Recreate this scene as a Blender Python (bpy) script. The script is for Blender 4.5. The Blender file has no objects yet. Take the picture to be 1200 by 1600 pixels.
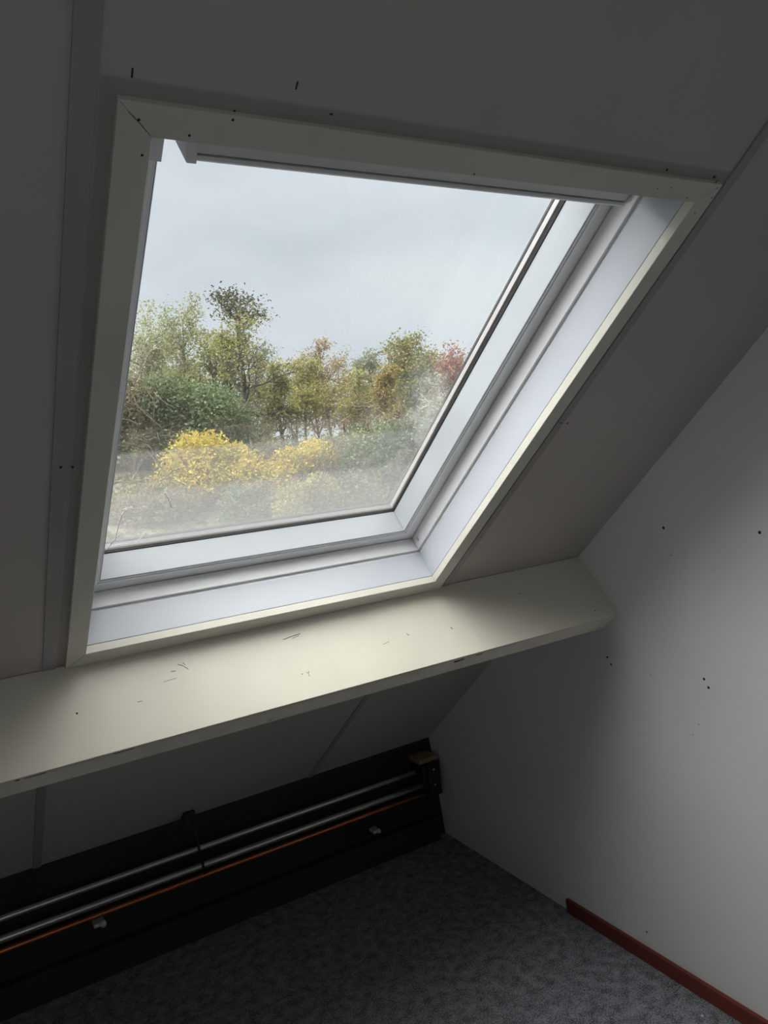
import bpy, bmesh, math, random
import numpy as np
from mathutils import Vector, Matrix, Quaternion

# ------------------------------------------------------------------ camera
SC = bpy.context.scene
COL = SC.collection
EYE = 1.805
R = [(0.85172705, -0.51452435, -0.0991248),
     (-0.12448269, -0.01493151, -0.99210942),
     (0.50898438, 0.85734575, -0.07676695)]       # rows: image right, image down, view direction
cam_d = bpy.data.cameras.new('camera')
cam = bpy.data.objects.new('camera', cam_d)
COL.objects.link(cam)
rt, dn, fw = [Vector(r) for r in R]
m = Matrix.Identity(4)
for i in range(3):
    m[i][0] = rt[i]; m[i][1] = -dn[i]; m[i][2] = -fw[i]
m[2][3] = EYE
cam.matrix_world = m
cam_d.sensor_fit = 'VERTICAL'
cam_d.sensor_height = 36
cam_d.lens = 1217.7 / 1600 * 36
cam_d.clip_start = .02
cam_d.clip_end = 600
SC.camera = cam

# ------------------------------------------------------------------ exposure
SC.view_settings.view_transform = 'Standard'
SC.view_settings.look = 'None'
SC.view_settings.exposure = 0.0
SC.view_settings.gamma = 1.0
SC.view_settings.use_curve_mapping = False

# ------------------------------------------------------------------ sky: overcast, brighter towards the zenith
SKY_LOW, SKY_TOP = 1.0, 6.5
W = bpy.data.worlds.new('overcast_sky'); SC.world = W
W.use_nodes = True
nt = W.node_tree; nt.nodes.clear()
def N(nt, t, **k):
    n = nt.nodes.new(t)
    for a, v in k.items(): setattr(n, a, v)
    return n
out = N(nt, 'ShaderNodeOutputWorld'); bg = N(nt, 'ShaderNodeBackground')
tc = N(nt, 'ShaderNodeTexCoord')
sep = N(nt, 'ShaderNodeSeparateXYZ'); nt.links.new(tc.outputs['Generated'], sep.inputs[0])
el = N(nt, 'ShaderNodeMapRange'); el.interpolation_type = 'SMOOTHSTEP'
el.inputs['From Min'].default_value = .36; el.inputs['From Max'].default_value = .95
el.inputs['To Min'].default_value = SKY_LOW; el.inputs['To Max'].default_value = SKY_TOP
nt.links.new(sep.outputs['Z'], el.inputs['Value'])
mp = N(nt, 'ShaderNodeMapping'); mp.inputs['Scale'].default_value = (2.2, 2.2, 5.5)
mp.inputs['Rotation'].default_value = (.15, .1, .3)
nt.links.new(tc.outputs['Generated'], mp.inputs['Vector'])
nz = N(nt, 'ShaderNodeTexNoise'); nz.inputs['Scale'].default_value = 1.7
nz.inputs['Detail'].default_value = 4; nz.inputs['Roughness'].default_value = .45
nt.links.new(mp.outputs[0], nz.inputs['Vector'])
rp_ = N(nt, 'ShaderNodeValToRGB')
rp_.color_ramp.elements[0].position = .32; rp_.color_ramp.elements[0].color = (.75, .81, .88, 1)
rp_.color_ramp.elements[1].position = .68; rp_.color_ramp.elements[1].color = (.93, .98, 1.0, 1)
e_ = rp_.color_ramp.elements.new(.5); e_.color = (.85, .905, .985, 1)
nt.links.new(nz.outputs['Fac'], rp_.inputs[0])
ne = N(nt, 'ShaderNodeMapRange'); ne.inputs['From Min'].default_value = .36; ne.inputs['From Max'].default_value = .7
nt.links.new(sep.outputs['Z'], ne.inputs['Value'])
nm = N(nt, 'ShaderNodeMixRGB'); nm.inputs['Color2'].default_value = (.93, .90, .87, 1)
nt.links.new(ne.outputs[0], nm.inputs['Fac']); nt.links.new(rp_.outputs[0], nm.inputs['Color1'])
nt.links.new(nm.outputs[0], bg.inputs['Color'])
nt.links.new(el.outputs[0], bg.inputs['Strength'])
nt.links.new(bg.outputs[0], out.inputs['Surface'])

# added sun lamp, very soft, high on the left: brightens the gable wall
sd = bpy.data.lights.new('gable_fill_sun', 'SUN'); sd.energy = 7.0; sd.angle = math.radians(70); sd.color = (1, .985, .97)
so = bpy.data.objects.new('gable_fill_sun', sd); COL.objects.link(so)
so.rotation_euler = Vector((-.66, .05, .75)).to_track_quat('Z', 'Y').to_euler()

# ------------------------------------------------------------------ roof frame: u along the eaves, v up the slope, w outward
TH = 0.6891916
Uv = Vector((1, 0, 0)); Vv = Vector((0, -math.cos(TH), math.sin(TH))); Wv = Vector((0, math.sin(TH), math.cos(TH)))
O = Vector((0, 0, EYE))
def P(u, v, w): return O + Uv*u + Vv*v + Wv*w

# sky portal filling the window opening (guides the sampling of the sky, adds no light)
pd = bpy.data.lights.new('sky_portal', 'AREA'); pd.shape = 'RECTANGLE'
pd.size = 1.0; pd.size_y = 1.28
pd.cycles.is_portal = True
po = bpy.data.objects.new('sky_portal', pd); COL.objects.link(po)
mm = Matrix.Identity(4)
for i in range(3):
    mm[i][0] = -Uv[i]; mm[i][1] = Vv[i]; mm[i][2] = Wv[i]
c = P(.742, -1.03, 1.13)
for i in range(3): mm[i][3] = c[i]
if mm.to_3x3().determinant() < 0:
    for i in range(3): mm[i][0] = Uv[i]
po.matrix_world = mm

# portal of the added fill window in the unseen wall behind the viewer
BWX0, BWX1, BWZ0, BWZ1 = -1.25, .45, .75, 1.95
p2 = bpy.data.lights.new('back_portal', 'AREA'); p2.shape = 'RECTANGLE'
p2.size = BWX1-BWX0; p2.size_y = BWZ1-BWZ0; p2.cycles.is_portal = True
p2o = bpy.data.objects.new('back_portal', p2); COL.objects.link(p2o)
p2o.location = ((BWX0+BWX1)/2, -1.83, (BWZ0+BWZ1)/2); p2o.rotation_euler = (math.pi/2, 0, 0)   # -Z of the lamp looks along +Y

# ------------------------------------------------------------------ helpers
def tag(o, label=None, cat=None, group=None, kind=None):
    if label: o['label'] = label
    if cat: o['category'] = cat
    if group: o['group'] = group
    if kind: o['kind'] = kind
    return o
def link(name, me, parent=None, mat=None):
    o = bpy.data.objects.new(name, me); COL.objects.link(o)
    if mat is not None and not me.materials: me.materials.append(mat)
    if parent is not None:
        o.parent = parent
        o.matrix_parent_inverse = Matrix.Translation(parent.location).inverted()
    return o
def empty(name, loc, parent=None):
    o = bpy.data.objects.new(name, None); COL.objects.link(o); o.location = loc
    o.empty_display_size = .1
    if parent is not None:
        o.parent = parent
        o.matrix_parent_inverse = Matrix.Translation(parent.location).inverted()
    return o
def bm_obj(name, bm, mat, parent=None, bevel=0, smooth=False, seg=2):
    bmesh.ops.recalc_face_normals(bm, faces=bm.faces)
    if bevel:
        bmesh.ops.bevel(bm, geom=[e for e in bm.edges], offset=bevel, segments=seg, affect='EDGES', profile=.5, clamp_overlap=True)
    me = bpy.data.meshes.new(name); bm.to_mesh(me); bm.free()
    if smooth:
        for p in me.polygons: p.use_smooth = True
    return link(name, me, parent, mat)
def prism(bm, pts0, pts1):
    a = [bm.verts.new(p) for p in pts0]; b = [bm.verts.new(p) for p in pts1]
    n = len(a)
    bm.faces.new(a); bm.faces.new(list(reversed(b)))
    for i in range(n): bm.faces.new((a[i], a[(i+1) % n], b[(i+1) % n], b[i]))
def ubox(bm, u0, u1, v0, v1, w0, w1):
    prism(bm, [P(u0, v0, w0), P(u1, v0, w0), P(u1, v1, w0), P(u0, v1, w0)],
          [P(u0, v0, w1), P(u1, v0, w1), P(u1, v1, w1), P(u0, v1, w1)])
def xbox(bm, x0, x1, y0, y1, z0, z1):
    prism(bm, [(x0, y0, z0), (x1, y0, z0), (x1, y1, z0), (x0, y1, z0)],
          [(x0, y0, z1), (x1, y0, z1), (x1, y1, z1), (x0, y1, z1)])
def ubox_o(name, dims, mat, parent=None, bevel=.0012):
    bm = bmesh.new(); ubox(bm, *dims); return bm_obj(name, bm, mat, parent, bevel)
def xbox_o(name, dims, mat, parent=None, bevel=.0012):
    bm = bmesh.new(); xbox(bm, *dims); return bm_obj(name, bm, mat, parent, bevel)
def tube(bm, pts, rad, n=10, cap=True):
    """tube through pts, rad a number or a list"""
    pts = [Vector(p) for p in pts]
    if not isinstance(rad, (list, tuple)): rad = [rad]*len(pts)
    rings = []; up = Vector((0, 0, 1))
    for i, p in enumerate(pts):
        d = (pts[min(i+1, len(pts)-1)] - pts[max(i-1, 0)]).normalized()
        a = d.cross(up)
        if a.length < .05: a = d.cross(Vector((1, 0, 0)))
        a.normalize(); b = d.cross(a)
        rings.append([bm.verts.new(p + (a*math.cos(2*math.pi*k/n) + b*math.sin(2*math.pi*k/n))*rad[i]) for k in range(n)])
    for r0, r1 in zip(rings, rings[1:]):
        for k in range(n): bm.faces.new((r0[k], r0[(k+1) % n], r1[(k+1) % n], r1[k]))
    if cap:
        bm.faces.new(rings[0]); bm.faces.new(list(reversed(rings[-1])))
def disc(bm, c, nrm, r, h, n=10, dome=.6):
    """small domed head standing on a surface at c"""
    nrm = Vector(nrm).normalized(); a = nrm.orthogonal().normalized(); b = nrm.cross(a); c = Vector(c)
    r0 = [bm.verts.new(c + (a*math.cos(2*math.pi*k/n) + b*math.sin(2*math.pi*k/n))*r) for k in range(n)]
    r1 = [bm.verts.new(c + nrm*h*dome + (a*math.cos(2*math.pi*k/n) + b*math.sin(2*math.pi*k/n))*r*.8) for k in range(n)]
    t = bm.verts.new(c + nrm*h)
    for k in range(n):
        bm.faces.new((r0[k], r0[(k+1) % n], r1[(k+1) % n], r1[k])); bm.faces.new((r1[k], r1[(k+1) % n], t))

# ------------------------------------------------------------------ materials
def mat_base(name):
    mt = bpy.data.materials.new(name); mt.use_nodes = True
    nt = mt.node_tree; b = nt.nodes['Principled BSDF']
    return mt, nt, b
def paint(name, col, rough=.5, var=.06, scale=6, bump=.02, bscale=180, spec=.4, metal=0, dirt=None, stretch=(1, 1, 1)):
    mt, nt, b = mat_base(name)
    tc = N(nt, 'ShaderNodeTexCoord')
    mp = N(nt, 'ShaderNodeMapping'); mp.inputs['Scale'].default_value = stretch
    nt.links.new(tc.outputs['Object'], mp.inputs['Vector'])
    nz = N(nt, 'ShaderNodeTexNoise'); nz.inputs['Scale'].default_value = scale; nz.inputs['Detail'].default_value = 5
    nt.links.new(mp.outputs[0], nz.inputs['Vector'])
    rm = N(nt, 'ShaderNodeValToRGB')
    rm.color_ramp.elements[0].position = .3; rm.color_ramp.elements[1].position = .7
    rm.color_ramp.elements[0].color = tuple(x*(1-var) for x in col) + (1,)
    rm.color_ramp.elements[1].color = tuple(min(1, x*(1+var)) for x in col) + (1,)
    nt.links.new(nz.outputs['Fac'], rm.inputs[0])
    csock = rm.outputs[0]
    if dirt:
        dcol, thr, dsc = dirt
        n2 = N(nt, 'ShaderNodeTexNoise'); n2.inputs['Scale'].default_value = dsc; n2.inputs['Detail'].default_value = 8
        n2.inputs['Roughness'].default_value = .7
        nt.links.new(mp.outputs[0], n2.inputs['Vector'])
        r2 = N(nt, 'ShaderNodeValToRGB'); r2.color_ramp.elements[0].position = thr; r2.color_ramp.elements[1].position = min(1, thr+.1)
        nt.links.new(n2.outputs['Fac'], r2.inputs[0])
        mx = N(nt, 'ShaderNodeMixRGB'); mx.inputs['Color2'].default_value = dcol + (1,)
        nt.links.new(r2.outputs[0], mx.inputs['Fac']); nt.links.new(csock, mx.inputs['Color1'])
        csock = mx.outputs[0]
    nt.links.new(csock, b.inputs['Base Color'])
    b.inputs['Roughness'].default_value = rough
    b.inputs['Specular IOR Level'].default_value = spec
    b.inputs['Metallic'].default_value = metal
    if bump:
        n3 = N(nt, 'ShaderNodeTexNoise'); n3.inputs['Scale'].default_value = bscale; n3.inputs['Detail'].default_value = 3
        nt.links.new(mp.outputs[0], n3.inputs['Vector'])
        bp = N(nt, 'ShaderNodeBump'); bp.inputs['Strength'].default_value = bump*5; bp.inputs['Distance'].default_value = .002
        nt.links.new(n3.outputs['Fac'], bp.inputs['Height']); nt.links.new(bp.outputs[0], b.inputs['Normal'])
    return mt

M = {}
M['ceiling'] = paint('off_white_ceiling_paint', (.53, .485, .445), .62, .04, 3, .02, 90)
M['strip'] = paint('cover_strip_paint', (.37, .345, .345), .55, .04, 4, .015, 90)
M['wall'] = paint('wall_paint', (.88, .872, .875), .55, .035, 2.2, .03, 70)
M['room'] = paint('plain_room_paint', (.84, .82, .78), .7, .03, 2, .02, 80)
M['cream'] = paint('cream_gloss_paint', (.67, .65, .575), .38, .04, 5, .012, 60)
M['ledge'] = paint('cream_ledge_paint', (.74, .70, .60), .36, .045, 4, .015, 50, dirt=((.60, .56, .46), .68, 9))
M['ledge_edge'] = paint('worn_ledge_edge_paint', (.86, .79, .68), .5, .1, 12, .02, 60, dirt=((.30, .25, .2), .63, 22))
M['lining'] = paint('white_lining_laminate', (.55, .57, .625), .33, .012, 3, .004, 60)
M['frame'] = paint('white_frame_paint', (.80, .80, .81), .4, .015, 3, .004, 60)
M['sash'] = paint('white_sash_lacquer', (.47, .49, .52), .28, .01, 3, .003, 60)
M['face'] = paint('sash_white_painted_light', (.92, .92, .92), .45, .01, 3, .003, 60)  # lighter copy of the sash white: light painted onto the room-facing sides
M['flap'] = paint('grey_white_flap_metal', (.84, .85, .84), .35, .02, 4, .003, 60)
M['gasket'] = paint('black_rubber', (.018, .018, .018), .6, .1, 20, .01, 90)
M['gasket2'] = paint('dark_grey_spacer', (.10, .095, .095), .5, .1, 20, .01, 90)
M['spacer'] = paint('aluminium_spacer', (.62, .58, .57), .35, .03, 30, .01, 120, metal=.55)
M['alum'] = paint('grey_aluminium_cladding', (.20, .21, .22), .45, .05, 10, .01, 90, metal=.3)
M['screw'] = paint('dark_screw_head', (.02, .018, .016), .5, .1, 30, 0)
M['screwgrey'] = paint('grey_screw_cap', (.35, .35, .36), .4, .1, 30, 0)
M['crack'] = paint('dark_crack', (.06, .05, .045), .8, .1, 30, 0)
M['carpet'] = None
M['skirt'] = paint('mahogany_gloss', (.16, .028, .018), .35, .25, 7, .02, 60, stretch=(1, .15, 1), spec=.5)
M['steel'] = paint('galvanised_steel', (.62, .62, .60), .3, .08, 12, .01, 60, metal=.85)
M['copper'] = paint('copper_pipe_metal', (.62, .20, .09), .3, .12, 12, .01, 60, metal=.8)
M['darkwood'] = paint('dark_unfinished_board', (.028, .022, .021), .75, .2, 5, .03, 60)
M['blackplate'] = paint('black_plate', (.02, .02, .022), .5, .1, 9, .01, 60)
M['rawwood'] = paint('raw_wood', (.30, .23, .13), .7, .15, 12, .02, 60)
M['clip'] = paint('white_plastic_clip', (.62, .60, .58), .45, .05, 12, .005, 60)
M['web'] = paint('white_dried_strand', (.85, .86, .84), .8, .05, 12, 0)
M['tile'] = paint('clay_roof_tile', (.10, .055, .045), .7, .25, 14, .03, 60)
M['felt'] = paint('roof_board', (.22, .17, .12), .8, .15, 5, .02, 60)

# ceiling: a darker band around the window casing, with a slightly uneven edge
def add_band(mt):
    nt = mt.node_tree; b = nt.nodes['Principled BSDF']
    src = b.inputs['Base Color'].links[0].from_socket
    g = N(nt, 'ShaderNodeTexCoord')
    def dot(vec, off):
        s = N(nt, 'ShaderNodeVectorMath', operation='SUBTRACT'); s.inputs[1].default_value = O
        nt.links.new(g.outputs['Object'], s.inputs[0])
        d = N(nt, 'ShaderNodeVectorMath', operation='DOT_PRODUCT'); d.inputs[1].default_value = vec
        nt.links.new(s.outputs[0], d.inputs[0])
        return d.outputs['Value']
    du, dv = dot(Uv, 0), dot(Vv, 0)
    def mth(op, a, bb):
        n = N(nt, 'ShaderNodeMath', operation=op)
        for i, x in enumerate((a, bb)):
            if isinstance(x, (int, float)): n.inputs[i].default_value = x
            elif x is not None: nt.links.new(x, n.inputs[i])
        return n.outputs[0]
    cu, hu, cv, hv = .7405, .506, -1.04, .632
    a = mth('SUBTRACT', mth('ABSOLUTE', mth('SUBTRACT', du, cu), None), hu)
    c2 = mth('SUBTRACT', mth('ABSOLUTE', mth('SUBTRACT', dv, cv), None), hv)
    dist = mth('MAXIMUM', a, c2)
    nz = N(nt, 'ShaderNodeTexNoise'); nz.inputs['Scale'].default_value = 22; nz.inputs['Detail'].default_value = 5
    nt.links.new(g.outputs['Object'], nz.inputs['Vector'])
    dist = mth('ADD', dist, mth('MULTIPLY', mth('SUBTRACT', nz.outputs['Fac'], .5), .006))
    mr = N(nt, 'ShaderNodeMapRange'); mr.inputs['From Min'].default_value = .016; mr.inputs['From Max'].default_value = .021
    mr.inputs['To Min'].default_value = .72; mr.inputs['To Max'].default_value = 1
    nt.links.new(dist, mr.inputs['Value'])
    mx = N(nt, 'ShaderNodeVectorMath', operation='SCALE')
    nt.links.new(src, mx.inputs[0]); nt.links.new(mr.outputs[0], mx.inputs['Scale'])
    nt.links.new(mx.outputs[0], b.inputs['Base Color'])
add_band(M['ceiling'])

def carpet():
    mt, nt, b = mat_base('grey_blue_carpet')
    tc = N(nt, 'ShaderNodeTexCoord')
    n1 = N(nt, 'ShaderNodeTexNoise'); n1.inputs['Scale'].default_value = 190; n1.inputs['Detail'].default_value = 3
    n2 = N(nt, 'ShaderNodeTexNoise'); n2.inputs['Scale'].default_value = 28; n2.inputs['Detail'].default_value = 5
    nt.links.new(tc.outputs['Object'], n1.inputs['Vector']); nt.links.new(tc.outputs['Object'], n2.inputs['Vector'])
    mx = N(nt, 'ShaderNodeMath', operation='ADD')
    m2 = N(nt, 'ShaderNodeMath', operation='MULTIPLY'); m2.inputs[1].default_value = .6
    nt.links.new(n2.outputs['Fac'], m2.inputs[0]); nt.links.new(n1.outputs['Fac'], mx.inputs[0]); nt.links.new(m2.outputs[0], mx.inputs[1])
    rm = N(nt, 'ShaderNodeValToRGB'); rm.color_ramp.elements[0].position = .62; rm.color_ramp.elements[1].position = .98
    rm.color_ramp.elements[0].color = (.085, .088, .10, 1); rm.color_ramp.elements[1].color = (.36, .37, .40, 1)
    nt.links.new(mx.outputs[0], rm.inputs[0]); nt.links.new(rm.outputs[0], b.inputs['Base Color'])
    b.inputs['Roughness'].default_value = .95; b.inputs['Specular IOR Level'].default_value = .1
    bp = N(nt, 'ShaderNodeBump'); bp.inputs['Strength'].default_value = .6; bp.inputs['Distance'].default_value = .004
    nt.links.new(mx.outputs[0], bp.inputs['Height']); nt.links.new(bp.outputs[0], b.inputs['Normal'])
    return mt
M['carpet'] = carpet()

def schlick(nt):
    lw = N(nt, 'ShaderNodeLayerWeight'); lw.inputs['Blend'].default_value = .5
    pw = N(nt, 'ShaderNodeMath', operation='POWER'); pw.inputs[1].default_value = 5
    nt.links.new(lw.outputs['Facing'], pw.inputs[0])
    mr = N(nt, 'ShaderNodeMapRange'); mr.inputs['To Min'].default_value = .04; mr.inputs['To Max'].default_value = .9
    nt.links.new(pw.outputs[0], mr.inputs['Value'])
    return mr
def glass():
    """clear pane with a thin film of dirt, thickest in its lower part"""
    mt = bpy.data.materials.new('window_glass'); mt.use_nodes = True
    nt = mt.node_tree; nt.nodes.clear()
    out = N(nt, 'ShaderNodeOutputMaterial')
    tr = N(nt, 'ShaderNodeBsdfTransparent'); tr.inputs['Color'].default_value = (.965, .975, .975, 1)
    gl = N(nt, 'ShaderNodeBsdfGlossy'); gl.inputs['Roughness'].default_value = .01
    fr = schlick(nt)
    mx = N(nt, 'ShaderNodeMixShader')
    nt.links.new(fr.outputs[0], mx.inputs[0]); nt.links.new(tr.outputs[0], mx.inputs[1]); nt.links.new(gl.outputs[0], mx.inputs[2])
    tl = N(nt, 'ShaderNodeBsdfTranslucent'); tl.inputs['Color'].default_value = (.30, .30, .30, 1)
    m2 = N(nt, 'ShaderNodeMixShader')
    g = N(nt, 'ShaderNodeTexCoord')
    s = N(nt, 'ShaderNodeVectorMath', operation='SUBTRACT'); s.inputs[1].default_value = O
    nt.links.new(g.outputs['Object'], s.inputs[0])
    d = N(nt, 'ShaderNodeVectorMath', operation='DOT_PRODUCT'); d.inputs[1].default_value = Vv
    nt.links.new(s.outputs[0], d.inputs[0])
    du = N(nt, 'ShaderNodeVectorMath', operation='DOT_PRODUCT'); du.inputs[1].default_value = Uv
    nt.links.new(s.outputs[0], du.inputs[0])
    # lower film with a fairly crisp tide mark
    mr = N(nt, 'ShaderNodeMapRange'); mr.inputs['From Min'].default_value = FILM_V-.012; mr.inputs['From Max'].default_value = FILM_V+.012
    mr.inputs['To Min'].default_value = 1; mr.inputs['To Max'].default_value = 0
    nt.links.new(d.outputs['Value'], mr.inputs['Value'])
    mr2 = N(nt, 'ShaderNodeMapRange'); mr2.inputs['From Min'].default_value = -1.60; mr2.inputs['From Max'].default_value = FILM_V
    mr2.inputs['To Min'].default_value = .18; mr2.inputs['To Max'].default_value = .08
    nt.links.new(d.outputs['Value'], mr2.inputs['Value'])
    ml0 = N(nt, 'ShaderNodeMath', operation='MULTIPLY'); nt.links.new(mr.outputs[0], ml0.inputs[0]); nt.links.new(mr2.outputs[0], ml0.inputs[1])
    mrb = N(nt, 'ShaderNodeMapRange'); mrb.inputs['From Min'].default_value = -1.249; mrb.inputs['From Max'].default_value = -1.240
    mrb.inputs['To Min'].default_value = .085; mrb.inputs['To Max'].default_value = 0
    nt.links.new(d.outputs['Value'], mrb.inputs['Value'])
    ml = N(nt, 'ShaderNodeMath', operation='ADD'); nt.links.new(ml0.outputs[0], ml.inputs[0]); nt.links.new(mrb.outputs[0], ml.inputs[1])
    # smeary streaks on the right
    mp = N(nt, 'ShaderNodeMapping'); mp.inputs['Scale'].default_value = (3.2, 1.4, 1.4); mp.inputs['Rotation'].default_value = (0, .5, 0)
    nt.links.new(g.outputs['Object'], mp.inputs['Vector'])
    nz = N(nt, 'ShaderNodeTexNoise'); nz.inputs['Scale'].default_value = 3.0; nz.inputs['Detail'].default_value = 6; nz.inputs['Roughness'].default_value = .6
    nt.links.new(mp.outputs[0], nz.inputs['Vector'])
    mr3 = N(nt, 'ShaderNodeMapRange'); mr3.inputs['From Min'].default_value = .45; mr3.inputs['From Max'].default_value = .8
    mr3.inputs['To Max'].default_value = .33
    nt.links.new(nz.outputs['Fac'], mr3.inputs['Value'])
    mr4 = N(nt, 'ShaderNodeMapRange'); mr4.inputs['From Min'].default_value = .80; mr4.inputs['From Max'].default_value = 1.1
    nt.links.new(du.outputs['Value'], mr4.inputs['Value'])
    mr5 = N(nt, 'ShaderNodeMapRange'); mr5.inputs['From Min'].default_value = -.95; mr5.inputs['From Max'].default_value = -1.2
    nt.links.new(d.outputs['Value'], mr5.inputs['Value'])
    q = N(nt, 'ShaderNodeMath', operation='MULTIPLY'); nt.links.new(mr3.outputs[0], q.inputs[0]); nt.links.new(mr4.outputs[0], q.inputs[1])
    q2 = N(nt, 'ShaderNodeMath', operation='MULTIPLY'); nt.links.new(q.outputs[0], q2.inputs[0]); nt.links.new(mr5.outputs[0], q2.inputs[1])
    ad = N(nt, 'ShaderNodeMath', operation='MAXIMUM'); nt.links.new(ml.outputs[0], ad.inputs[0]); nt.links.new(q2.outputs[0], ad.inputs[1])
    a2 = N(nt, 'ShaderNodeMath', operation='ADD'); a2.inputs[1].default_value = .015; a2.use_clamp = True
    nt.links.new(ad.outputs[0], a2.inputs[0])
    nt.links.new(a2.outputs[0], m2.inputs[0]); nt.links.new(mx.outputs[0], m2.inputs[1]); nt.links.new(tl.outputs[0], m2.inputs[2])
    nt.links.new(m2.outputs[0], out.inputs['Surface'])
    return mt
FILM_V = -1.38
M['glass'] = glass()
def clear_glass():
    mt = bpy.data.materials.new('clear_outer_glass'); mt.use_nodes = True
    nt = mt.node_tree; nt.nodes.clear()
    out = N(nt, 'ShaderNodeOutputMaterial')
    tr = N(nt, 'ShaderNodeBsdfTransparent'); tr.inputs['Color'].default_value = (.97, .98, .975, 1)
    gl = N(nt, 'ShaderNodeBsdfGlossy'); gl.inputs['Roughness'].default_value = .01
    fr = schlick(nt)
    mx = N(nt, 'ShaderNodeMixShader')
    nt.links.new(fr.outputs[0], mx.inputs[0]); nt.links.new(tr.outputs[0], mx.inputs[1]); nt.links.new(gl.outputs[0], mx.inputs[2])
    nt.links.new(mx.outputs[0], out.inputs['Surface'])
    return mt
M['glass2'] = clear_glass()

# ------------------------------------------------------------------ room shell
def gx(z): return 1.89 - .085*(z - EYE + 1.4)        # the gable wall leans slightly inward
KY = 2.972                                           # knee wall
XL, YB, ZC = -1.6, -1.7, 2.75
WR = .862                                            # underside of the sloping ceiling

floor = xbox_o('floor', (XL-.1, 2.15, YB-.1, KY+.1, -.12, 0), M['carpet'], bevel=0)
tag(floor, 'dark grey-blue speckled carpet floor under the slope', 'floor', kind='structure')

def gable_outline(ys):
    def zr(y): return EYE + (.95 - y*math.sin(TH))/math.cos(TH)
    yr = (.95 - (ZC+.1-EYE)*math.cos(TH))/math.sin(TH)
    return [(ys[0], -.02), (ys[1], -.02), (ys[1], zr(ys[1])), (yr, ZC+.1), (ys[0], ZC+.1)]
def gable():
    bm = bmesh.new()
    ys = (YB-.1, KY+.1)
    a = [(gx(z), y, z) for y, z in gable_outline(ys)]
    b = [(p[0]+.12, p[1], p[2]) for p in a]
    prism(bm, a, b)
    return bm_obj('wall_right', bm, M['wall'])
wall_right = tag(gable(), 'pale grey-white gable wall with dark screw heads', 'wall', kind='structure')
gn = Vector((-1, 0, -.085)).normalized()
for i, (y, z, r) in enumerate([(1.532, -.302, .0042), (1.229, -.304, .0042), (1.792, -.735, .0038), (1.778, -.756, .0036), (1.429, -.734, .004),
                      (1.416, -.756, .004), (1.719, -1.64, .0035), (1.916, -1.636, .002), (1.512, -.382, .0016), (1.62, -.76, .0015), (1.458, -.875, .0015), (1.48, -.911, .0015)]):
    bm = bmesh.new()
    k = gx(z+EYE)/1.85     # scale along the sight line so each sits where seen
    zz = z*k + EYE; yy = y*k
    disc(bm, (gx(zz)+.0004, yy, zz), gn, r*1.15, .0014)
    bm_obj('screw_head', bm, M['screw'], wall_right)

bm = bmesh.new()
for (a, b, c, d) in ((XL, BWX0, 0, ZC+.1), (BWX1, 2.0, 0, ZC+.1), (BWX0, BWX1, 0, BWZ0), (BWX0, BWX1, BWZ1, ZC+.1)):
    xbox(bm, a, b, YB-.12, YB, c, d)
wb = bm_obj('wall_back', bm, M['room'])
tag(wb, 'plain off-white wall behind the viewer', 'wall', kind='structure')
bm = bmesh.new()
prism(bm, [(XL, y, z) for y, z in gable_outline((YB, KY))], [(XL-.12, y, z) for y, z in gable_outline((YB, KY))])
wl = bm_obj('wall_left', bm, M['room'])
tag(wl, 'plain off-white wall at the left end of the attic room', 'wall', kind='structure')
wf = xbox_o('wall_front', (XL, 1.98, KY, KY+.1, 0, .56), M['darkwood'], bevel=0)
tag(wf, 'low dark knee wall behind the pipes', 'wall', kind='structure')
zt = (ZC - EYE)
v_top = (zt - WR*math.cos(TH))/math.sin(TH)
yc = -v_top*math.cos(TH) + WR*math.sin(TH)
fc = xbox_o('ceiling', (XL-.1, 2.1, YB-.1, yc+.05, ZC, ZC+.1), M['room'], bevel=0)
tag(fc, 'flat off-white ceiling above the sloping side', 'ceiling', kind='structure')

# added window in the unseen wall behind the viewer, for fill light
w2 = empty('fill_window', ((BWX0+BWX1)/2, YB-.06, (BWZ0+BWZ1)/2)); tag(w2, 'plain white casement window added unseen behind the viewer for fill light', 'window', kind='structure')
for nm_, d in (('frame_rail', (BWX0+.0005, BWX1-.0005, YB-.10, YB-.04, BWZ0+.0005, BWZ0+.05)), ('frame_rail', (BWX0+.0005, BWX1-.0005, YB-.10, YB-.04, BWZ1-.05, BWZ1-.0005)),
               ('frame_stile', (BWX0+.0005, BWX0+.05, YB-.10, YB-.04, BWZ0+.0505, BWZ1-.0505)), ('frame_stile', (BWX1-.05, BWX1-.0005, YB-.10, YB-.04, BWZ0+.0505, BWZ1-.0505)),
               ('mullion', (-.425, -.375, YB-.10, YB-.04, BWZ0+.0505, BWZ1-.0505))):
    xbox_o(nm_, d, M['frame'], w2, .002)
for a, b in ((BWX0+.0505, -.4255), (-.3745, BWX1-.0505)): xbox_o('glass_pane', (a, b, YB-.072, YB-.068, BWZ0+.0505, BWZ1-.0505), M['glass2'], w2, 0)

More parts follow.
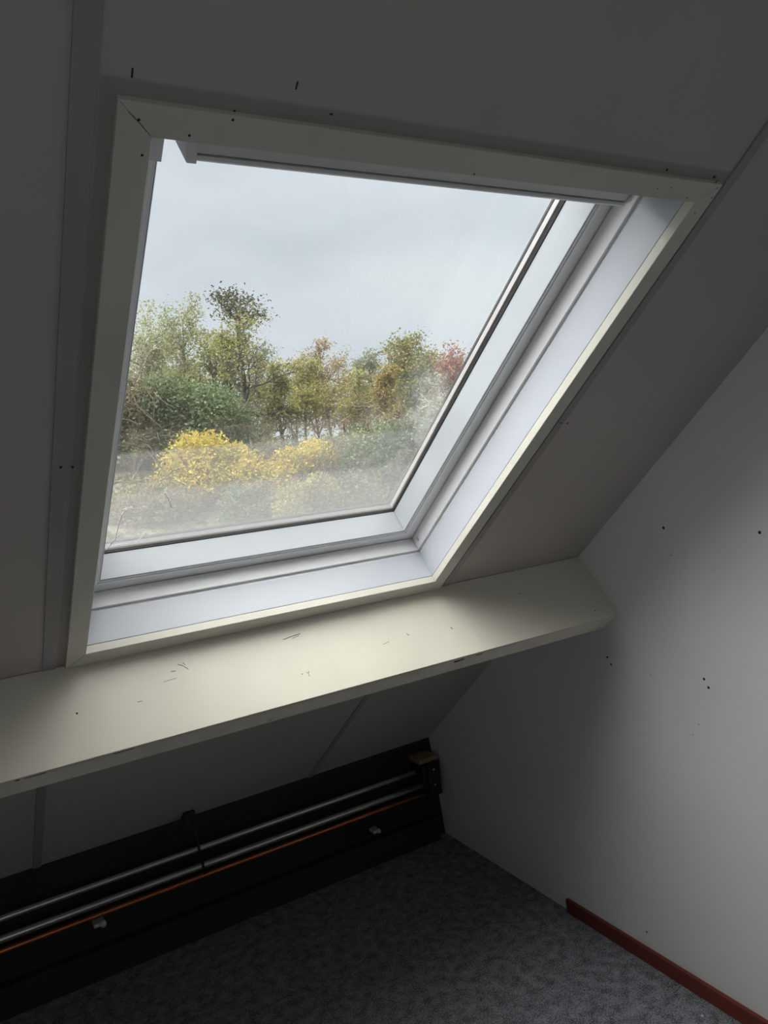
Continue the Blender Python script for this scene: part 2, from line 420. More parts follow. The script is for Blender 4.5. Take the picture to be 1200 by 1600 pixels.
# sloping ceiling: panels that meet beside the window, cover strips over the joints
slope = empty('ceiling_slope', P(.74, -1.0, WR))
tag(slope, 'dull off-white sloping ceiling around the roof window', 'ceiling', kind='structure')
v_bot = -(KY - WR*math.sin(TH))/math.cos(TH) - .02
UL, UR_, = .235, 1.2475
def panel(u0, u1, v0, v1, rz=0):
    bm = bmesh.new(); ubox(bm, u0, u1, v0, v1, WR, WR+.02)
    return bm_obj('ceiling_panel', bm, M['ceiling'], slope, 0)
HU0, HU1, HV0, HV1 = .262, 1.222, -1.645, -.432       # hole for the window
GAP = .003
UJ0, UJ1 = .2, 1.262
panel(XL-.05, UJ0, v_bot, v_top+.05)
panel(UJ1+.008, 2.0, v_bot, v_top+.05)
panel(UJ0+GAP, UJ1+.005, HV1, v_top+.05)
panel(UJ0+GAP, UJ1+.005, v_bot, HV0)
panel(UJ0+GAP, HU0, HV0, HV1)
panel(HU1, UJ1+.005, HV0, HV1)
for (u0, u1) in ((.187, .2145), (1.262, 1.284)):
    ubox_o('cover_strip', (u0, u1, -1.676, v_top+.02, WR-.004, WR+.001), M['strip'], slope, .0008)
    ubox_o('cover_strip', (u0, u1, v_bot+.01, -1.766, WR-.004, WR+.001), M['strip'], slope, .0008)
# roof build-up behind the panels (keeps daylight out)
for dims in ((XL-.15, HU0-.02, v_bot-.2, v_top+.3, WR+.02, 1.02), (HU1+.02, 2.1, v_bot-.2, v_top+.3, WR+.02, 1.02),
             (HU0-.02, HU1+.02, HV1+.02, v_top+.3, WR+.02, 1.02), (HU0-.02, HU1+.02, v_bot-.2, HV0-.02, WR+.02, 1.02)):
    ubox_o('insulation_board', dims, M['felt'], slope, 0)
# clay roof tiles outside, in courses, one ribbed strip per course
def tiles():
    bm = bmesh.new()
    v = v_bot-.1
    while v < v_top+.2:
        n = 16
        for (ua, ub) in ((XL-.1, .12), (1.36, 2.1)) if -1.85 < v+.15 and v < -.25 else ((XL-.1, 2.1),):
            us = np.arange(ua, ub+.001, .05)
            lo = [bm.verts.new(P(float(u), v, 1.075+.015*math.cos(u*40))) for u in us]
            hi = [bm.verts.new(P(float(u), v+.34, 1.045+.015*math.cos(u*40))) for u in us]
            bt = [bm.verts.new(P(float(u), v, 1.04)) for u in us]
            for i in range(len(us)-1):
                bm.faces.new((lo[i], lo[i+1], hi[i+1], hi[i])); bm.faces.new((bt[i], bt[i+1], lo[i+1], lo[i]))
        v += .30
    return bm
o = bm_obj('roof_tile', tiles(), M['tile'], slope); o['kind'] = 'stuff'
# dark marks and screw pairs on the ceiling
for (u, v, du, dv) in ((.246, -.38, .0009, .005), (.43, -.365, .0009, .0045), (.483, -.391, .002, .001), (.363, -.404, .0015, .001),
                       (.199, -.994, .002, .002), (.2165, -.996, .002, .002), (1.2655, -.996, .002, .002), (1.288, -.999, .002, .002),
                       (1.095, -.398, .002, .002), (1.215, -.398, .003, .002)):
    ww = WR - (.004 if abs(u-.199) < .016 or abs(u-1.273) < .01 else 0)
    k = ww/.853
    u, v = u*k, v*k
    bm = bmesh.new(); ubox(bm, u-du, u+du, v-dv, v+dv, ww-.0008, ww+.001)
    bm_obj('nail_mark', bm, M['screw'], slope)

# ------------------------------------------------------------------ roof window
win = empty('window_1', P(.742, -1.03, .95))
tag(win, 'white pivoting roof window with cream casing boards in the slope', 'window', kind='structure')
oL, oR, oB, oT = .234, 1.249, -1.6735, -.409          # casing, outer
iL, iR, iB, iT = .2747, 1.2096, -1.625, -.4465         # casing, inner
W0, W1 = .852, .872
def frame_pieces(name, outer, inner, w0, w1, mat, bevel=.001, parent=win, splay=0):
    """four mitred pieces; outer/inner = (L,R,B,T)"""
    L, Rr, B, T = outer; l, r, b, t = inner
    quads = [((L, B), (Rr, B), (r, b), (l, b)), ((Rr, B), (Rr, T), (r, t), (r, b)), ((Rr, T), (L, T), (l, t), (r, t)), ((L, T), (L, B), (l, b), (l, t))]
    res = []
    for q in quads:
        bm = bmesh.new()
        prism(bm, [P(x, y, w0) for x, y in q], [P(x, y, w1) for x, y in q])
        res.append(bm_obj(name, bm, mat, parent, bevel))
    return res
frame_pieces('casing_board', (oL, oR, oB, oT), (iL, iR, iB, iT), W0, W1, M['cream'], .0012)
# lining boards perpendicular to the slope
t_ = .010
g0 = .0007
LW0, LW1 = W1+.0012, .953
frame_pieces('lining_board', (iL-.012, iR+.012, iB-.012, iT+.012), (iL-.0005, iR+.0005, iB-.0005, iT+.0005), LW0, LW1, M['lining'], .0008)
# fixed frame with a groove against the lining
frame_pieces('outer_frame', (iL-.02, iR+.02, iB-.02, iT+.02), (iL+.0035, iR-.0035, iB+.0035, iT-.0035), .9615, 1.004, M['frame'], .0015)
frame_pieces('frame_groove', (iL-.02, iR+.02, iB-.02, iT+.02), (iL-.004, iR+.004, iB-.004, iT+.004), .9535, .961, M['frame'], 0)
frame_pieces('frame_rebate', (iL-.06, iR+.06, iB-.06, iT+.06), (iL-.012, iR+.012, iB-.012, iT+.012), 1.0045, 1.085, M['frame'], 0)
# sash
sL, sR, sB, sT = .3360, 1.1640, -1.5800, -.4900
SW = 1.007
sash = empty('sash', P(.75, -1.03, 1.04), win)
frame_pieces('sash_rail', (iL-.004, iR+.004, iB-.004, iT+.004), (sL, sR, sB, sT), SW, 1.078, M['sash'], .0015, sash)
frame_pieces('sash_light_skin', (iL+.0005, iR-.0005, iB+.0005, iT-.0005), (sL-.003, sR+.003, sB-.003, sT+.003), SW-.0012, SW-.0002, M['face'], 0, sash)  # thin added skin, its light colour stands in for light on the sash
# stepped bead around the sash face
frame_pieces('sash_bead', (sL-.016, sR+.016, sB-.016, sT+.016), (sL-.009, sR+.009, sB-.009, sT+.009), SW-.005, SW-.0014, M['face'], .0012, sash)
frame_pieces('gasket', (sL-.004, sR+.004, sB-.004, sT+.004), (sL+.0015, sR-.0015, sB+.0015, sT-.0015), 1.0784, 1.086, M['gasket'], 0, sash)
SP = frame_pieces('glazing_spacer', (sL-.010, sR+.010, sB-.010, sT+.010), (sL+.001, sR-.001, sB+.001, sT-.001), 1.0925, 1.104, M['spacer'], 0, sash)
SP[0].data.materials[0] = M['gasket2']; SP[0]['label'] = 'dark grey lower spacer bar'
frame_pieces('outer_gasket', (sL-.010, sR+.010, sB-.010, sT+.010), (sL+.0005, sR-.0005, sB+.002, sT-.002), 1.1085, 1.113, M['gasket'], 0, sash)
frame_pieces('outer_cladding', (iL-.06, iR+.06, iB-.06, iT+.06), (sL-.022, sR+.022, sB-.024, sT+.022), 1.1135, 1.119, M['alum'], 0, sash)
frame_pieces('sash_side', (iL-.06, iR+.06, iB-.06, iT+.06), (sL-.0105, sR+.0105, sB-.0105, sT+.0105), 1.0875, 1.113, M['alum'], 0, sash)
ubox_o('glass_pane', (sL-.009, sR+.009, sB-.009, sT+.009, 1.0865, 1.0905), M['glass'], sash, 0)
# a single skin keeps the outer pane cheap for light; thin but real
ubox_o('glass_pane', (sL-.009, sR+.009, sB-.009, sT+.009, 1.1045, 1.108), M['glass2'], sash, 0)
# flashing boards round the outside of the window
frame_pieces('flashing', (.10, 1.38, -1.85, -.25), (iL-.055, iR+.055, iB-.055, iT+.055), 1.02, 1.10, M['alum'], .002)

# hinge plates on both side frames (the left one shows at the top)
for (u0, u1) in ((iL+.0005, iL+.0640), (iR-.0505, iR-.0005)):
    ubox_o('hinge_plate', (u0, u1, -.556 if u0 < .5 else -.50, -.45, .9995, 1.0062), M['flap'], sash, .001)

# ventilation flap bar along the sash head
flap = empty('ventilation_flap', P(.745, -.50, .97), win)
bL, bR = .340, 1.150
BT = -.4525                                             # head of the bar, just under the lining
def flap_profile(u0, u1, mat, name, pts, bevel=.001):
    bm = bmesh.new(); prism(bm, [P(u0, v, w) for v, w in pts], [P(u1, v, w) for v, w in pts])
    return bm_obj(name, bm, mat, flap, bevel)
flap_profile(bL+.012, bR-.004, M['flap'], 'flap_face', [(BT, .926), (-.5025, .934), (-.5025, 1.004), (BT, 1.004)])
flap_profile(bL+.012, bR-.004, M['gasket'], 'flap_groove', [(-.5027, .939), (-.505, .939), (-.505, 1.003), (-.5027, 1.003)], 0)
flap_profile(bL+.010, bR-.002, M['flap'], 'flap_lip', [(-.5052, .934), (-.509, .931), (-.514, .936), (-.514, .985), (-.510, 1.003), (-.5052, 1.003)])
bm = bmesh.new()
prism(bm, [P(bL-.006, BT, .924), P(bL+.006, -.514, .928), P(bL+.006, -.514, 1.004), P(bL-.006, BT, 1.004)],
      [P(bL+.0115, BT, .924), P(bL+.0195, -.514, .928), P(bL+.0195, -.514, 1.004), P(bL+.0115, BT, 1.004)])
bm_obj('flap_end_cap', bm, M['flap'], flap, .001)
bm = bmesh.new()
prism(bm, [P(bR-.0035, BT, .925), P(bR-.0035, -.498, .928), P(bR-.0035, -.513, .938), P(bR-.0035, -.513, 1.004), P(bR-.0035, BT, 1.004)],
      [P(bR+.004, BT, .925), P(bR+.004, -.498, .928), P(bR+.004, -.513, .938), P(bR+.004, -.513, 1.004), P(bR+.004, BT, 1.004)])
bm_obj('flap_end_cap', bm, M['flap'], flap, .001)
for u in (.60, .83): ubox_o('flap_clip', (u-.005, u+.005, -.484, -.46, .9275, .9325), M['frame'], flap, .0008)
for u in (1.118, 1.132):
    bm = bmesh.new(); disc(bm, P(u, -.483, .9325), -Wv, .0035, .002); bm_obj('screw_head', bm, M['screwgrey'], flap)
# frame screw near the lower right corner, casing screws and mitre cracks
bm = bmesh.new(); disc(bm, P(iR-.0035, -1.598, .983), -Uv, .0058, .0016); bm_obj('screw_head', bm, M['screwgrey'], win)
for (u, v, s) in ((.258, -.428, 2), (.316, -.4385, 2), (.266, -.468, 2), (.363, -.414, 2), (.727, -.4432, 1.6), (1.227, -.407+.001, 1.6), (1.24, -.416, 1.6),
                  (1.243, -.434, 1.6), (1.227, -.465, 1.8), (1.182, -.4395, 1.6), (1.13, -.425, 1.4), (1.1, -.43, 1.4)):
    bm = bmesh.new(); disc(bm, P(u, v, W0+.0003), -Wv, .001*s, .0008, 8); bm_obj('nail_head', bm, M['screw'], win)
for pts in (((.246, -.421), (.259, -.431), (.272, -.444)), ((.243, -1.665), (.256, -1.650), (.270, -1.631))):
    bm = bmesh.new(); tube(bm, [P(u, v, W0+.0001) for u, v in pts], [.0002, .0004, .0002], 5); bm_obj('mitre_crack', bm, M['crack'], win)
# caulk crack on the lower casing joint is left as the real gap between casing and lining

# thin dried strands stuck to the pane in its lower left corner
def strand_set():
    bm = bmesh.new(); w = 1.0862
    for pts in (((.368, -1.572), (.378, -1.545), (.392, -1.52)), ((.372, -1.568), (.39, -1.562), (.42, -1.565)), ((.432, -1.566), (.446, -1.545), (.454, -1.525)),
                ((.383, -1.545), (.386, -1.49), (.39, -1.45), (.398, -1.43)), ((.39, -1.43), (.40, -1.425), (.412, -1.43)),
                ((.478, -1.385), (.49, -1.41), (.502, -1.445)), ((.365, -1.578), (.376, -1.556), (.38, -1.54)),
                ((.4, -1.33), (.408, -1.30), (.414, -1.265))):
        tube(bm, [P(u, v, w) for u, v in pts], .0009, 5)
    return bm
o = bm_obj('dried_strand', strand_set(), M['web'], sash); o['kind'] = 'stuff'

# ------------------------------------------------------------------ ledge: boxed purlin standing off the slope
ledge = empty('window_ledge', P(.7, -1.72, .74))
tag(ledge, 'long cream-painted boxed ledge below the roof window, scuffed on top', 'ledge')
LV = -1.6745; LWf = .637
def slab(name, v0, v1, w0, w1, mat, bevel, rcorner=0):
    bm = bmesh.new()
    def xr(v, w): return gx(P(0, v, w).z) - .0008
    a = [P(XL+.002, v0, w0), P(XL+.002, v1, w0), P(XL+.002, v1, w1), P(XL+.002, v0, w1)]
    b = [P(xr(v0, w0), v0, w0), P(xr(v1, w0), v1, w0), P(xr(v1, w1), v1, w1), P(xr(v0, w1), v0, w1)]
    prism(bm, a, b)
    return bm_obj(name, bm, mat, ledge, bevel)
def top_board():
    bm = bmesh.new()
    def xr(v, w): return gx(P(0, v, w).z) - .0008
    def outline(v):
        pts = [P(XL+.002, v, LWf), P(XL+.002, v, WR-.001), P(xr(v, WR), v, WR-.001)]
        x1 = xr(v, LWf)
        # softly rounded front corner against the gable
        for k in range(0, 7):
            a = k/6*math.pi/2
            pts.append(P(x1 - .022*(1-math.cos(a)), v, LWf + .022*(1-math.sin(a))))
        return pts
    prism(bm, outline(LV), outline(LV-.016))
    return bm_obj('top_board', bm, M['ledge'], ledge, .0012)
top_board()
slab('front_board', LV-.0165, -1.766, LWf+.003, LWf+.018, M['ledge_edge'], .0015)
slab('bottom_board', -1.752, -1.766, LWf+.0185, WR-.001, M['ledge_edge'], .001)
# scratches, dents and a drilled hole in the top
for pts, r in ((((.740, .805), (.763, .8085), (.79, .811)), .0009), (((.765, .803), (.785, .807)), .0006), (((.472, .803), (.482, .797), (.492, .785)), .0008), (((.484, .805), (.488, .797)), .0006),
               (((.452, .789), (.462, .788)), .0008), (((.766, .706), (.770, .701), (.770, .693)), .0006), (((.774, .706), (.770, .701)), .0006), (((.752, .7035), (.756, .703)), .0008), (((.362, .735), (.372, .735)), .0007),
               (((1.0, .728), (1.02, .732)), .0005), (((1.08, .742), (1.085, .735)), .0007), (((1.22, .73), (1.222, .722)), .0010), (((.43, .768), (.46, .770)), .0004), (((1.5, .78), (1.51, .78)), .0008)):
    bm = bmesh.new(); tube(bm, [P(u, LV+.0001, w) for u, w in pts], r, 5); bm_obj('scratch', bm, M['crack'], ledge)
bm = bmesh.new(); disc(bm, P(.236, LV+.0002, .743), Vv, .0024, .0006); bm_obj('nail_head', bm, M['screw'], ledge)
bm = bmesh.new(); disc(bm, P(1.735, LV+.0002, .668), Vv, .002, .0006); bm_obj('nail_head', bm, M['screw'], ledge)
for (u, v, a, b_) in ((1.206, -1.703, .010, .004), (1.222, -1.7, .006, .003), (.102, -1.683, .004, .002), (.135, -1.684, .02, .0012), (.31, -1.684, .02, .001), (1.28, -1.698, .012, .002)):
    bm = bmesh.new(); ubox(bm, u-a, u+a, v-b_, v+b_, (LWf+.0022) if v < -1.6915 else LWf-.0006, LWf+.006); bm_obj('paint_chip', bm, M['crack'], ledge)

# ------------------------------------------------------------------ skirting board on the gable
bm = bmesh.new()
prism(bm, [(1.888, YB+.01, .0005), (1.888, 2.155, .0005), (gx(.056)-.016, 2.155, .056), (gx(.056)-.016, YB+.01, .056)],
      [(gx(0)-.0005, YB+.01, .0005), (gx(0)-.0005, 2.155, .0005), (gx(.056)-.0005, 2.155, .056), (gx(.056)-.0005, YB+.01, .056)])
for v in bm.verts:
    if v.co.z < .01 and v.co.x < 1.8885+.0001: v.co.x = gx(0)-.016
sk = bm_obj('baseboard_right', bm, M['skirt'], None, .0015)
tag(sk, 'glossy mahogany-brown skirting board along the gable wall', 'skirting', kind='structure')

# chips of plaster lying at the foot of the skirting
def crumb(x, y, s, seed):
    rnd = random.Random(seed); bm = bmesh.new()
    bmesh.ops.create_icosphere(bm, subdivisions=1, radius=s)
    for v in bm.verts: v.co = Vector((v.co.x*rnd.uniform(.8, 1.3), v.co.y*rnd.uniform(.7, 1.3), v.co.z*.5)); v.co += Vector((x, y, s*.4))
    return bm_obj('plaster_crumb', bm, M['clip'])
tag(crumb(1.845, 1.515, .006, 1), 'tiny pale plaster crumb on the carpet against the skirting, farther from the viewer', 'crumb')
tag(crumb(1.850, 1.395, .008, 2), 'tiny pale plaster crumb at the skirting, nearest the picture bottom', 'crumb')

# ------------------------------------------------------------------ pipes at the knee wall
def pipe(name, y, z, r, mat, label, x1, sag=.0):
    bm = bmesh.new()
    xs = np.linspace(XL+.003, x1, 14)
    tube(bm, [(float(x), y, z + sag*math.sin(i*.9)) for i, x in enumerate(xs)], r, 16)
    o = bm_obj(name, bm, mat, None, 0, True); tag(o, label, 'pipe'); return o
py = 2.9
pipe('steel_rail', py, EYE-1.435, .0105, M['steel'], 'upper of two thin grey steel rails running low along the knee wall', 1.745, .0006)
pipe('steel_rail', py, EYE-1.505, .013, M['steel'], 'lower, thicker grey steel rail just above the copper pipe', 1.775, .0006)
pipe('copper_pipe', py+.012, EYE-1.552, .0095, M['copper'], 'orange copper heating pipe under the two steel rails', 1.80, .001)
# end bracket
br = empty('end_bracket', (1.80, 2.93, EYE-1.55))
tag(br, 'black mounting plate holding the rail ends in the corner by the gable', 'bracket')
xbox_o('plate', (1.80, 1.865, 2.872, KY-.0005, EYE-1.56, EYE-1.405), M['blackplate'], br, .002)
xbox_o('side_plate', (1.776, 1.7995, 2.885, KY-.0005, EYE-1.53, EYE-1.415), M['blackplate'], br, .002)
xbox_o('wood_block', (1.765, 1.862, 2.885, KY-.0005, EYE-1.4045, EYE-1.385), M['rawwood'], br, .002)
for z in (1.44, 1.51):
    bm = bmesh.new(); disc(bm, (1.83, 2.8725, EYE-z), (0, -1, 0), .006, .003); bm_obj('bolt', bm, M['screwgrey'], br)
# strap hanger
hg = empty('pipe_hanger', (.752, 2.9, EYE-1.4))
tag(hg, 'dark strap hanger holding the steel rails near the left of the alcove', 'bracket')
bm = bmesh.new(); tube(bm, [(.742, 2.905, EYE-1.30), (.742, 2.888, EYE-1.36), (.750, 2.883, EYE-1.42), (.755, 2.881, EYE-1.46), (.760, 2.881, EYE-1.53)], .0045, 8)
bm_obj('strap', bm, M['blackplate'], hg, 0, True)
xbox_o('hook_plate', (.715, .757, 2.90, KY-.0005, EYE-1.335, EYE-1.285), M['blackplate'], hg, .003)
# low rail board and clips
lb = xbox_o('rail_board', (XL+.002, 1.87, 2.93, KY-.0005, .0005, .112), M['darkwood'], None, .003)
tag(lb, 'low dark board along the foot of the knee wall', 'board')
def clip(x, z, label, rz=0, s=1.0):
    o = empty('pipe_clip', (x, 2.93, z)); tag(o, label, 'clip')
    bm = bmesh.new(); xbox(bm, x-.022*s, x+.02*s, 2.9275, KY-.0005, z-.007, z+.007)
    bmesh.ops.rotate(bm, verts=bm.verts, cent=(x, 2.93, z), matrix=Matrix.Rotation(rz, 3, 'Y'))
    bm_obj('clip_body', bm, M['clip'], o, .004)
    bm = bmesh.new(); disc(bm, (x+.010*s, 2.929, z+.002), (0, -1, 0), .013*s, .016, 14, .8); bm_obj('clip_cap', bm, M['clip'], o, 0, True)
clip(.375, EYE-1.600, 'small round-headed white pipe clip on the knee wall, left one below the copper pipe', 0, 1.0)
clip(1.54, EYE-1.652, 'small flat white pipe clip low on the knee wall near the gable corner', -.12, .75)

# ------------------------------------------------------------------ OUTSIDE
def ter(x, y):
    """dyke rising away from the house"""
    s = min(1, max(0, (y-9)/(29.5-9)))
    z = -5.6 + 6.2*s
    if y > 42: z -= min(4, (y-42)*.22)
    z += .12*math.sin(x*.7+y*.3) + .08*math.sin(y*1.3-x*.4)
    return z + EYE
def leafmat(name, cols, rough=.6):
    mt, nt, b = mat_base(name)
    g = N(nt, 'ShaderNodeNewGeometry'); rm = N(nt, 'ShaderNodeValToRGB')
    while len(rm.color_ramp.elements) < len(cols): rm.color_ramp.elements.new(.5)
    for i, c in enumerate(cols):
        rm.color_ramp.elements[i].position = i/(len(cols)-1)
        rm.color_ramp.elements[i].color = c + (1,)
    nt.links.new(g.outputs['Random Per Island'], rm.inputs[0])
    nt.links.new(rm.outputs[0], b.inputs['Base Color'])
    b.inputs['Roughness'].default_value = rough; b.inputs['Specular IOR Level'].default_value = .25
    tl = N(nt, 'ShaderNodeBsdfTranslucent'); nt.links.new(rm.outputs[0], tl.inputs['Color'])
    mx = N(nt, 'ShaderNodeMixShader'); mx.inputs[0].default_value = .35
    nt.links.new(b.outputs[0], mx.inputs[1]); nt.links.new(tl.outputs[0], mx.inputs[2])
    nt.links.new(mx.outputs[0], nt.nodes['Material Output'].inputs['Surface'])
    return mt
LM = {
 'pale': leafmat('pale_leaves', [(.24, .27, .12), (.36, .36, .18), (.18, .22, .10), (.32, .28, .14)]),
 'olive': leafmat('olive_leaves', [(.13, .15, .05), (.21, .22, .08), (.28, .26, .08), (.10, .115, .045)]),
 'yellowgreen': leafmat('yellow_green_leaves', [(.26, .26, .08), (.36, .33, .10), (.20, .23, .09), (.42, .36, .10)]),
 'green': leafmat('green_leaves', [(.08, .13, .05), (.14, .19, .08), (.24, .28, .14), (.06, .09, .04)]),
 'yellow': leafmat('yellow_leaves', [(.60, .42, .05), (.48, .43, .08), (.34, .34, .07), (.62, .38, .05), (.22, .24, .07)]),
 'pink': leafmat('pinkish_brown_leaves', [(.30, .20, .12), (.36, .26, .12), (.26, .22, .10), (.32, .18, .12)]),
 'orange': leafmat('orange_leaves', [(.36, .22, .05), (.28, .22, .06), (.20, .18, .06), (.34, .26, .08)]),
 'red': leafmat('red_leaves', [(.34, .11, .08), (.26, .10, .08), (.30, .16, .10), (.24, .18, .12)]),
 'dark': leafmat('dark_needles', [(.045, .045, .022), (.07, .06, .03), (.05, .06, .03), (.09, .07, .035)]),
 'grey': leafmat('grey_green_leaves', [(.14, .17, .09), (.20, .22, .13), (.24, .24, .15), (.10, .14, .07)]),
 'brown': leafmat('dry_grass', [(.22, .19, .12), (.28, .24, .15), (.17, .16, .09), (.20, .20, .10)]),
}
BK = {'grey': paint('grey_bark', (.17, .15, .11), .8, .25, 6, .02, 30), 'dark': paint('dark_bark', (.065, .055, .045), .85, .3, 6, .02, 30),
      'pale': paint('pale_bark', (.55, .53, .47), .7, .2, 6, .02, 30), 'brown': paint('brown_bark', (.15, .115, .07), .8, .3, 6, .02, 30)}

def cards(name, pts, size, mat, parent, rng, droop=0, stretch=1.5, zs=1.0):
    """leaf sprays: small bent quads with random attitude, one mesh"""
    n = len(pts)
    a = rng.normal(size=(n, 3)); a[:, 2] *= .6; a /= np.linalg.norm(a, axis=1, keepdims=True)
    b = rng.normal(size=(n, 3)); b -= a*(a*b).sum(1, keepdims=True); b /= np.linalg.norm(b, axis=1, keepdims=True)
    s = size*rng.uniform(.55, 1.35, (n, 1))
    a = a*s*stretch*.5; b = b*s*.5
    vs = np.stack([pts-a, pts+b*.8-a*.1, pts+a, pts-b*.8-a*.1], axis=1).reshape(-1, 3)
    me = bpy.data.meshes.new(name)
    me.vertices.add(4*n); me.vertices.foreach_set('co', vs.astype(np.float32).ravel())
    me.loops.add(4*n); me.loops.foreach_set('vertex_index', np.arange(4*n, dtype=np.int32))
    me.polygons.add(n); me.polygons.foreach_set('loop_start', np.arange(0, 4*n, 4, dtype=np.int32))
    me.update(calc_edges=True); me.validate()
    o = link(name, me, parent, mat); o['kind'] = 'stuff'
    return o
class Skel:
    def __init__(s): s.v = []; s.f = []; s.tips = []
    def seg(s, pts, rads, n):
        base = len(s.v)
        for i, p in enumerate(pts):
            d = pts[min(i+1, len(pts)-1)] - pts[max(i-1, 0)]; d = d/np.linalg.norm(d)
            a = np.cross(d, (0.3, .1, 1.)); a /= np.linalg.norm(a); b = np.cross(d, a)
            for k in range(n):
                t = 2*math.pi*k/n; s.v.append(p + (a*math.cos(t) + b*math.sin(t))*rads[i])
        for i in range(len(pts)-1):
            for k in range(n):
                s.f.append((base+i*n+k, base+i*n+(k+1) % n, base+(i+1)*n+(k+1) % n, base+(i+1)*n+k))
    def mesh(s, name, mat, parent):
        me = bpy.data.meshes.new(name); me.from_pydata([tuple(x) for x in s.v], [], s.f); me.update()
        return link(name, me, parent, mat)
def limb(sk, p, d, L, r, lev, rng, up=.25, wob=.18, kids=(5, 4, 3), spread=.8, n=5, first=.25):
    k = 6 if lev == 0 else 4
    pts = [p]; dirs = []; q = p.copy(); dd = d/np.linalg.norm(d)
    for i in range(k):
        dd = dd + rng.normal(size=3)*wob*(.5 if lev == 0 else 1) + np.array([0, 0, up*.25]); dd /= np.linalg.norm(dd)
        q = q + dd*L/k; pts.append(q.copy()); dirs.append(dd.copy())
    rads = [r*(1-.8*i/k) + .008 for i in range(k+1)]
    sk.seg(pts, rads, n if lev < 2 else 3)
    if lev >= len(kids):
        sk.tips += [(pts[-1], L), (pts[-2], L), (pts[2], L)]
        return
    for j in range(kids[lev]):
        t = first + (1-first)*(j+rng.uniform(.2, .9))/kids[lev]
        x = min(k-1e-3, t*k); i = int(x); pp = pts[i] + (pts[i+1]-pts[i])*(x-i)
        nd = dirs[i]*.8 + rng.normal(size=3)*spread*1.15 + np.array([0, 0, .1])
        limb(sk, pp, nd, L*(rng.uniform(.20, .36)*(1.25-.65*t) if lev == 0 else rng.uniform(.38, .6)), rads[i]*.5, lev+1, rng, up*.6, wob*1.4, kids, spread, n, .2)
    sk.tips.append((pts[-1], L*.4))

def direction(px, py_):
    c = np.array([px-600., py_-800., 1217.7]); v = np.array(R).T @ c
    return v/np.hypot(v[0], v[1])
def place(px, D):
    d = direction(px, 700); return d[0]*D, d[1]*D
def top_z(px, py_, D): return direction(px, py_)[2]*D + EYE

def tree(name, px, ptop, D, leaf, bark, label, seed, stems=1, nleaf=5000, lsize=.16, crown=.3, width=1.0, spread=.7, kids=(15, 5, 3), r=.11, scat=.35, lean=0, group='trees on the dyke', extra=None):
    rng = np.random.default_rng(seed)
    x, y = place(px, D); zb = ter(x, y)-.1; H = (top_z(px, ptop, D) - zb)*.93
    root = empty(name, (x, y, zb)); tag(root, label, 'tree', group)
    tips = []
    for s_ in range(stems):
        sk = Skel()
        off = np.array([rng.normal()*.22*(stems > 1), rng.normal()*.2*(stems > 1), 0])
        d = np.array([lean + (rng.normal()*.16 if stems > 1 else 0), rng.normal()*.05, 1.])
        limb(sk, np.array([x, y, zb])+off, d, H*(1 if s_ == 0 else rng.uniform(.75, .97))*.97, r*(1 if s_ == 0 else .8), 0, rng, .5, .12, kids, spread*width*1.15, 6, crown*.75)
        sk.mesh('trunk', BK[bark], root)
        tips += sk.tips
    T = np.array([t[0] for t in tips])
    T = T[T[:, 2] > zb + H*crown*.6]
    nleaf = int(nleaf*1.35); lsize *= .60
    idx = rng.integers(0, len(T), nleaf)
    pts = T[idx] + rng.normal(size=(nleaf, 3))*scat*.45*np.array([1, 1, .7])
    cards('foliage', pts, lsize, LM[leaf], root, rng)
    if extra:
        for (lf, n2, lo, hi, sc) in extra:       # clumps of another leaf colour between heights lo..hi
            TT = T[(T[:, 2] > zb+H*lo) & (T[:, 2] < zb+H*hi)]
            if len(TT) < 2: continue
            n2 = int(n2*1.5); cs = TT[rng.integers(0, len(TT), 14)]
            q = cs[rng.integers(0, 14, n2)] + rng.normal(size=(n2, 3))*sc*np.array([1.3, 1.3, .45])
            cards('leaf_clump', q, lsize, LM[lf], root, rng)
    return root

def bush(name, px, D, w, h, leaf, label, seed, nleaf=5000, lsize=.13, bark='brown', group='bushes on the dyke slope', dz=0):
    rng = np.random.default_rng(seed)
    x, y = place(px, D); zb = ter(x, y)-.05
    root = empty(name, (x, y, zb)); tag(root, label, 'bush', group)
    sk = Skel()
    for k in range(9):
        a = rng.uniform(0, 2*math.pi); d = np.array([math.cos(a)*w/h*.7, math.sin(a)*w/h*.7, 1.])
        limb(sk, np.array([x, y, zb]), d, h*rng.uniform(.75, 1.), .03, 1, rng, .3, .2, (5, 4, 3), .7, 4, .3)
    sk.mesh('stem', BK[bark], root)
    # lumpy crown: several overlapping lobes, leaves near their surfaces
    nleaf = int(nleaf*2.3); lsize *= .62
    nl = 34; pts = []
    for k in range(nl):
        a = rng.uniform(0, 2*math.pi); rr = math.sqrt(rng.uniform(0, 1))*w*.36
        cx, cy = math.cos(a)*rr, math.sin(a)*rr
        ht = h*(1-.55*(rr/(w*.5))**2)*rng.uniform(.5, 1.08)
        rad = w*rng.uniform(.08, .19)
        q = rng.normal(size=(nleaf//nl, 3)); q /= np.linalg.norm(q, axis=1, keepdims=True)
        q *= rad*rng.uniform(.45, 1.25, (len(q), 1))
        q += np.array([cx, cy, max(rad*.7, ht-rad)]); pts.append(q)
    q = np.concatenate(pts); q[:, 2] = np.maximum(q[:, 2], .03)
    cards('foliage', q + np.array([x, y, zb]), lsize, LM[leaf], root, rng)
    return root

